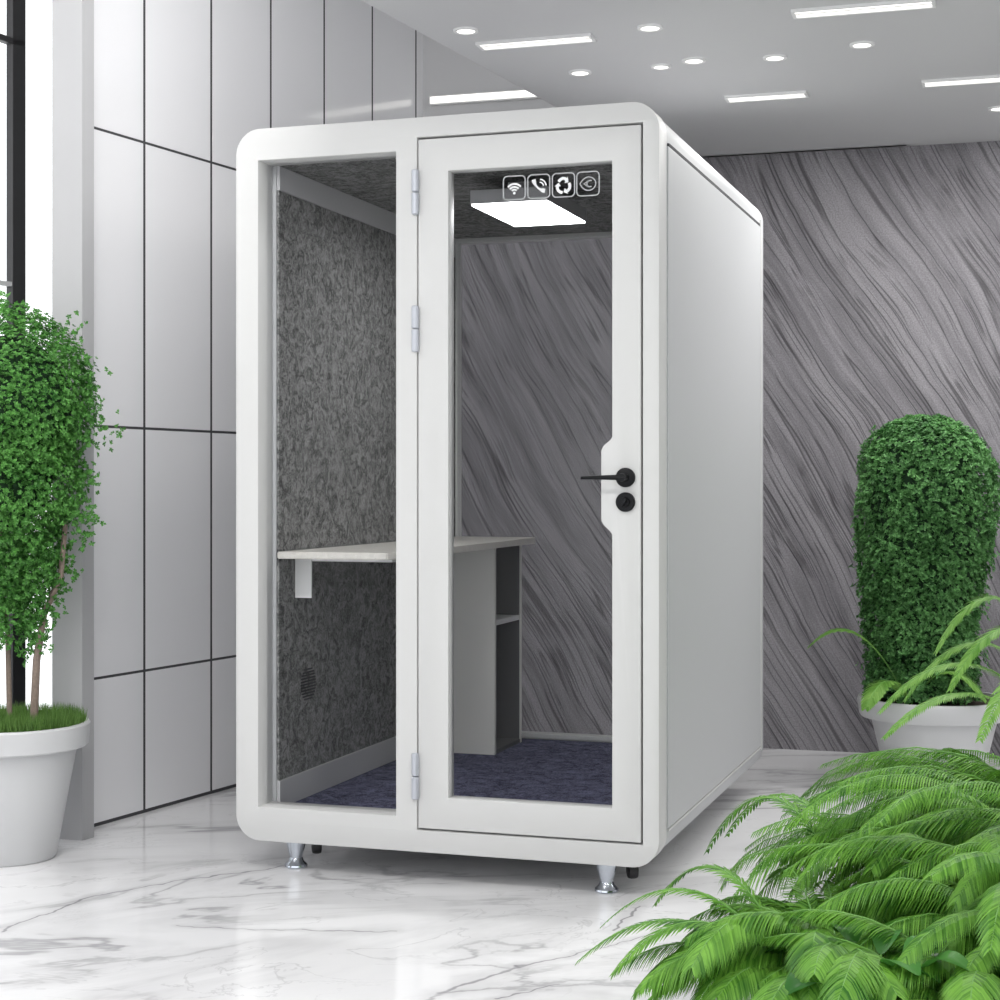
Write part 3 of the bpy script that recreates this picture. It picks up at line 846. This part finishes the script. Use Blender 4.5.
# ------------------------------------------------------------------ ferns in front on the right
def frond(bm, sm, root, az, length, e0, e1, pairs=38, lf=0.10, width=0.0075, side=0.0, start=.14, droop=.55, stem_r=.003):
    """arching rachis from root; e0, e1 = start / end elevation in rad"""
    nS = 18
    p = Vector(root); pts = [p.copy()]; dirs = []
    for i in range(nS):
        f = i / (nS - 1)
        el = e0 + (e1 - e0) * (f ** 1.15)
        a = az + side * f
        d = Vector((math.cos(a) * math.cos(el), math.sin(a) * math.cos(el), math.sin(el)))
        p = p + d * length / nS; pts.append(p.copy()); dirs.append(d)
    dirs.append(dirs[-1])
    tube(sm, pts[::2] + [pts[-1]], [stem_r * (1 - .75 * k / 10) for k in range(len(pts[::2]) + 1)], 5, False)
    def at(f):
        x = f * nS; i = min(int(x), nS - 1); return pts[i].lerp(pts[i + 1], x - i), dirs[i].lerp(dirs[min(i + 1, nS)], x - i).normalized()
    for k in range(pairs):
        f = start + (1 - start) * (k + .5) / pairs
        c, d = at(f)
        g = (f - start) / (1 - start)
        l = lf * (math.sin(PI * (g * .86 + .10)) ** .7) * R.uniform(.9, 1.08)
        sd = d.cross(Vector((0, 0, 1)))
        sd = sd.normalized() if sd.length > 1e-3 else Vector((1, 0, 0))
        up = sd.cross(d).normalized()
        for s in (-1, 1):
            ld = (sd * s * .74 + d * .80 + up * R.uniform(.02, .16)).normalized()
            w = ld.cross(up).normalized() * width * .5
            prev = None
            for q, ww in ((0, .5), (.35, 1.0), (.7, .75), (1.0, .04)):
                cc = c + ld * l * q - Vector((0, 0, 1)) * (droop * l * q * q)
                a_ = bm.verts.new(cc + w * ww); b_2 = bm.verts.new(cc - w * ww)
                if prev: bm.faces.new((prev[0], prev[1], b_2, a_))
                prev = (a_, b_2)


def inside(x, y, az, L, ea, eb):
    """keeps the planting's spread clear of the booth and the walkway beside it"""
    p = Vector((x, y, .08))
    for i in range(18):
        el = ea + (eb - ea) * ((i / 17) ** 1.15)
        p = p + Vector((math.cos(az) * math.cos(el), math.sin(az) * math.cos(el), math.sin(el))) * L / 18
        if i % 3 and i < 17: continue
        px = 500 + F * p.x / p.y; py = HOR - F * (p.z - CAM_Z) / p.y
        if px > 1010: continue
        lim = 0
        for (ya, xa), (yb_, xb) in zip(BOUND, BOUND[1:]):
            if ya <= py <= yb_: lim = xa + (xb - xa) * (py - ya) / (yb_ - ya)
        if py < 738 or px < lim: return False
    return True
BOUND = [(738, 880), (790, 800), (830, 752), (860, 735), (900, 690), (925, 655), (960, 612), (1100, 600)]
def fern_mass(name, label, crowns, mat, box_dims, seed):
    R.seed(100 + seed)
    x0, x1, y0, y1 = box_dims
    t = empty(name, ((x0 + x1) / 2, (y0 + y1) / 2, 0)); ox, oy = (x0 + x1) / 2, (y0 + y1) / 2
    tag(t, label, 'fern')
    tp = bmesh.new(); box(tp, x0 - ox, x1 - ox, y0 - oy, y1 - oy, 0.0, 0.075, .01); pb = obj('planter', tp, M_clay, t)
    ts = bmesh.new(); box(ts, x0 - ox + .02, x1 - ox - .02, y0 - oy + .02, y1 - oy - .02, .0755, .085); obj('soil', ts, M_soil, t)
    bm = bmesh.new(); sm = bmesh.new()
    for (cx, cy, n, l0, l1, azc, azw, e0a, e0b, e1a, e1b) in crowns:
        for k in range(n):
            for attempt in range(25):
                az = azc + azw * (2 * (k + R.uniform(.1, .9)) / n - 1) + (0 if attempt < 3 else R.uniform(-PI, PI))
                rt = (cx - ox + R.uniform(-.06, .06), cy - oy + R.uniform(-.06, .06), .08)
                L = R.uniform(l0, l1) * (1 if attempt < 5 else .85); ea = R.uniform(e0a, e0b); eb = R.uniform(e1a, e1b)
                if inside(rt[0] + ox, rt[1] + oy, az, L, ea, eb): break
            frond(bm, sm, rt, az, L, ea, eb, 105, R.uniform(.055, .095), .0040, R.uniform(-.5, .5))
    return t, bm, sm, ox, oy
def finish(t, bm, sm, mat):
    obj('foliage', bm, mat, t, recalc=False); obj('stalks', sm, M_stalk, t, True)
full = (PI, PI)
t, bm, sm, ox, oy = fern_mass('potted_fern', 'large mass of feathery green ferns filling the lower right foreground, reaching toward the booth foot',
    [(0.70, 3.42, 84, .36, .60, *full, .95, 1.4, -1.0, -.3),
     (1.12, 3.85, 76, .56, .84, *full, 1.1, 1.5, -1.1, -.3),
     (1.36, 3.95, 76, .78, 1.08, *full, 1.15, 1.52, -1.1, -.2),
     (1.26, 3.98, 60, .66, .92, *full, 1.15, 1.5, -1.2, -.3),
     (1.16, 3.45, 70, .50, .84, *full, 1.0, 1.45, -1.1, -.3),
     (0.90, 3.20, 56, .32, .55, *full, .9, 1.4, -1.0, -.2),
     (1.45, 3.65, 50, .70, 1.05, *full, 1.05, 1.5, -1.0, -.3)], M_fern, (0.66, 1.62, 3.10, 3.98), 1)
# long fronds at the edge of the mass
def to_tip(bm, sm, root, tip, arch, ox, oy, lf, mat_pairs=40, width=.008):
    """frond as an arc from root to tip (world points), raised by arch"""
    a = Vector(root) - Vector((ox, oy, 0)); b = Vector(tip) - Vector((ox, oy, 0)); n = 16
    pts = [a.lerp(b, i / n) + Vector((0, 0, arch * 4 * (i / n) * (1 - i / n))) for i in range(n + 1)]
    tube(sm, pts, [.003 * (1 - .75 * i / n) for i in range(n + 1)], 5, False)
    for k in range(mat_pairs):
        f = .12 + .88 * (k + .5) / mat_pairs; x = f * n; i = min(int(x), n - 1)
        c = pts[i].lerp(pts[i + 1], x - i); d = (pts[i + 1] - pts[i]).normalized()
        g = (f - .12) / .88; l = lf * (math.sin(PI * (g * .86 + .10)) ** .7)
        sd = d.cross(Vector((0, 0, 1))).normalized(); up = sd.cross(d).normalized()
        for s_ in (-1, 1):
            ld = (sd * s_ * .75 + d * .8 + up * .1).normalized(); w_ = ld.cross(up).normalized() * width * .5; prev = None
            for q, ww in ((0, .5), (.35, 1.0), (.7, .75), (1.0, .04)):
                cc = c + ld * l * q - Vector((0, 0, 1)) * (.3 * l * q * q)
                v1 = bm.verts.new(cc + w_ * ww); v2 = bm.verts.new(cc - w_ * ww)
                if prev: bm.faces.new((prev[0], prev[1], v2, v1))
                prev = (v1, v2)
def P(px, py, Y): return ((px - 500) / F * Y, Y, CAM_Z + (HOR - py) / F * Y)
for rt, tp_, ar_, lf in (((.60, 3.45, .12), P(577, 962, 3.5), .12, .055), ((.60, 3.45, .12), P(612, 975, 3.4), .13, .06), ((.62, 3.5, .12), P(600, 928, 3.65), .14, .045),
                         ((.62, 3.5, .12), P(655, 905, 3.7), .16, .05), ((.8, 3.7, .15), P(707, 852, 3.95), .22, .06), ((.85, 3.75, .15), P(727, 836, 4.1), .20, .05),
                         ((.62, 3.4, .12), P(640, 990, 3.3), .10, .06)):
    to_tip(bm, sm, rt, tp_, ar_, ox, oy, lf)
finish(t, bm, sm, M_fern); fern_root = t

# taller pale-fronded plant at the right photo edge
R.seed(55)
pf = empty('potted_palm', (1.62, 4.55, 0)); tag(pf, 'pale green arching palm fronds entering from the right photo edge below the topiary', 'potted plant')
pot(pf, [(0.0, 0), (0.10, 0), (0.105, 0.008), (0.14, .22), (0.14, .225)], [(0.13, .21), (0.155, .21), (0.16, .215), (0.163, .27), (0.16, .275), (0.15, .275), (0.148, .25), (.146, .22)], .147, .262)
bm = bmesh.new(); sm = bmesh.new(); ox, oy = 1.62, 4.55
for rt, tp_, ar_, lf in (((1.62, 4.55, .25), P(936, 652, 4.5), .34, .09), ((1.62, 4.55, .25), P(880, 712, 4.4), .26, .08), ((1.63, 4.55, .25), P(905, 700, 4.5), .30, .08),
                         ((1.6, 4.5, .25), P(884, 738, 4.2), .22, .07), ((1.62, 4.55, .25), P(1080, 640, 4.6), .30, .09), ((1.62, 4.6, .25), P(1020, 660, 5.0), .4, .09), ((1.62, 4.5, .25), P(950, 690, 4.3), .32, .08),
                         ((1.62, 4.5, .25), P(1100, 720, 4.2), .32, .08), ((1.62, 4.5, .25), P(980, 740, 4.0), .28, .08)):
    to_tip(bm, sm, rt, tp_, ar_, ox, oy, lf * .75, 90, .0065)
finish(pf, bm, sm, M_fernp)

R.seed(9)
bm = bmesh.new(); sm = bmesh.new()
for tp_, ar_ in ((P(809, 646, 6.5), .16), (P(866, 708, 6.25), .10), (P(985, 700, 6.3), .12)):
    to_tip(bm, sm, (TX - .10, 6.45, zt - .02), tp_, ar_, TX + .03, TY, .075, 70, .009)
obj('arching_leaves', bm, M_fernp, top, recalc=False); obj('leaf_stalks', sm, M_stalk, top, True)

# ------------------------------------------------------------------ broad-leaved plants low in front
def broad_leaf(bm, base, d, up, l, w):
    d = d.normalized(); sd = d.cross(up).normalized(); n = sd.cross(d)
    rows = []
    for i in range(9):
        f = i / 8
        ww = w * (math.sin(PI * min(1, f * .93 + .04)) ** .8)
        c = base + d * l * f + n * (l * .18 * math.sin(PI * f)) - Vector((0, 0, 1)) * l * .25 * f * f
        rows.append([bm.verts.new(c + sd * ww * s + n * abs(s) * ww * .25) for s in (-1, -.5, 0, .5, 1)])
    for a, b in zip(rows, rows[1:]):
        for k in range(4): bm.faces.new((a[k], a[k + 1], b[k + 1], b[k]))
R.seed(301)
bm = bmesh.new(); sm = bmesh.new()
fx, fy = (0.66 + 1.62) / 2, (3.10 + 3.98) / 2
for (x, y, n, hgt, l, w) in ((.70, 3.17, 26, .20, .10, .036), (.85, 3.14, 16, .14, .11, .038), (1.02, 3.14, 24, .26, .12, .034)):
    for k in range(n):
        az = 2 * PI * k / n + R.uniform(-.3, .3); h = hgt * R.uniform(.35, 1); r = R.uniform(.03, .14)
        b0 = Vector((x - fx, y - fy, .08)); tip = b0 + Vector((math.cos(az) * r, math.sin(az) * r, h))
        tube(sm, [tuple(b0), tuple(b0.lerp(tip, .5) + Vector((0, 0, h * .12))), tuple(tip)], [.003, .0025, .002], 6, False)
        broad_leaf(bm, tip, Vector((math.cos(az), math.sin(az), R.uniform(-.1, .5))), Vector((0, 0, 1)), l * R.uniform(.8, 1.2), w * R.uniform(.8, 1.15))
q = obj('broad_leaves', bm, M_broad, fern_root, True, recalc=False); q['label'] = 'dark glossy broad leaves low at the front of the ferns'
obj('leaf_stalks', sm, M_stalk, fern_root, True)

# ------------------------------------------------------------------ camera
cam = bpy.data.cameras.new('camera'); cam.sensor_width = 36; cam.sensor_fit = 'HORIZONTAL'
cam.lens = F / 1000 * 36
cam.shift_y = -(HOR - 500) / 1000 * -1 * -1
co = bpy.data.objects.new('camera', cam); COL.objects.link(co)
co.location = (0, 0, CAM_Z); co.rotation_euler = (PI / 2, 0, 0)
cam.shift_y = (HOR - 500) / 1000
cam.clip_start = 0.05
scene.camera = co

# ------------------------------------------------------------------ light
w = bpy.data.worlds.new('sky'); scene.world = w; w.use_nodes = True
bg = w.node_tree.nodes['Background']; bg.inputs[0].default_value = (0.97, 0.985, 1.0, 1); bg.inputs[1].default_value = 1.7

scene.view_settings.view_transform = 'Standard'
scene.view_settings.look = 'None'
scene.view_settings.gamma = 1
scene.view_settings.use_curve_mapping = False
scene.view_settings.exposure = 0.0
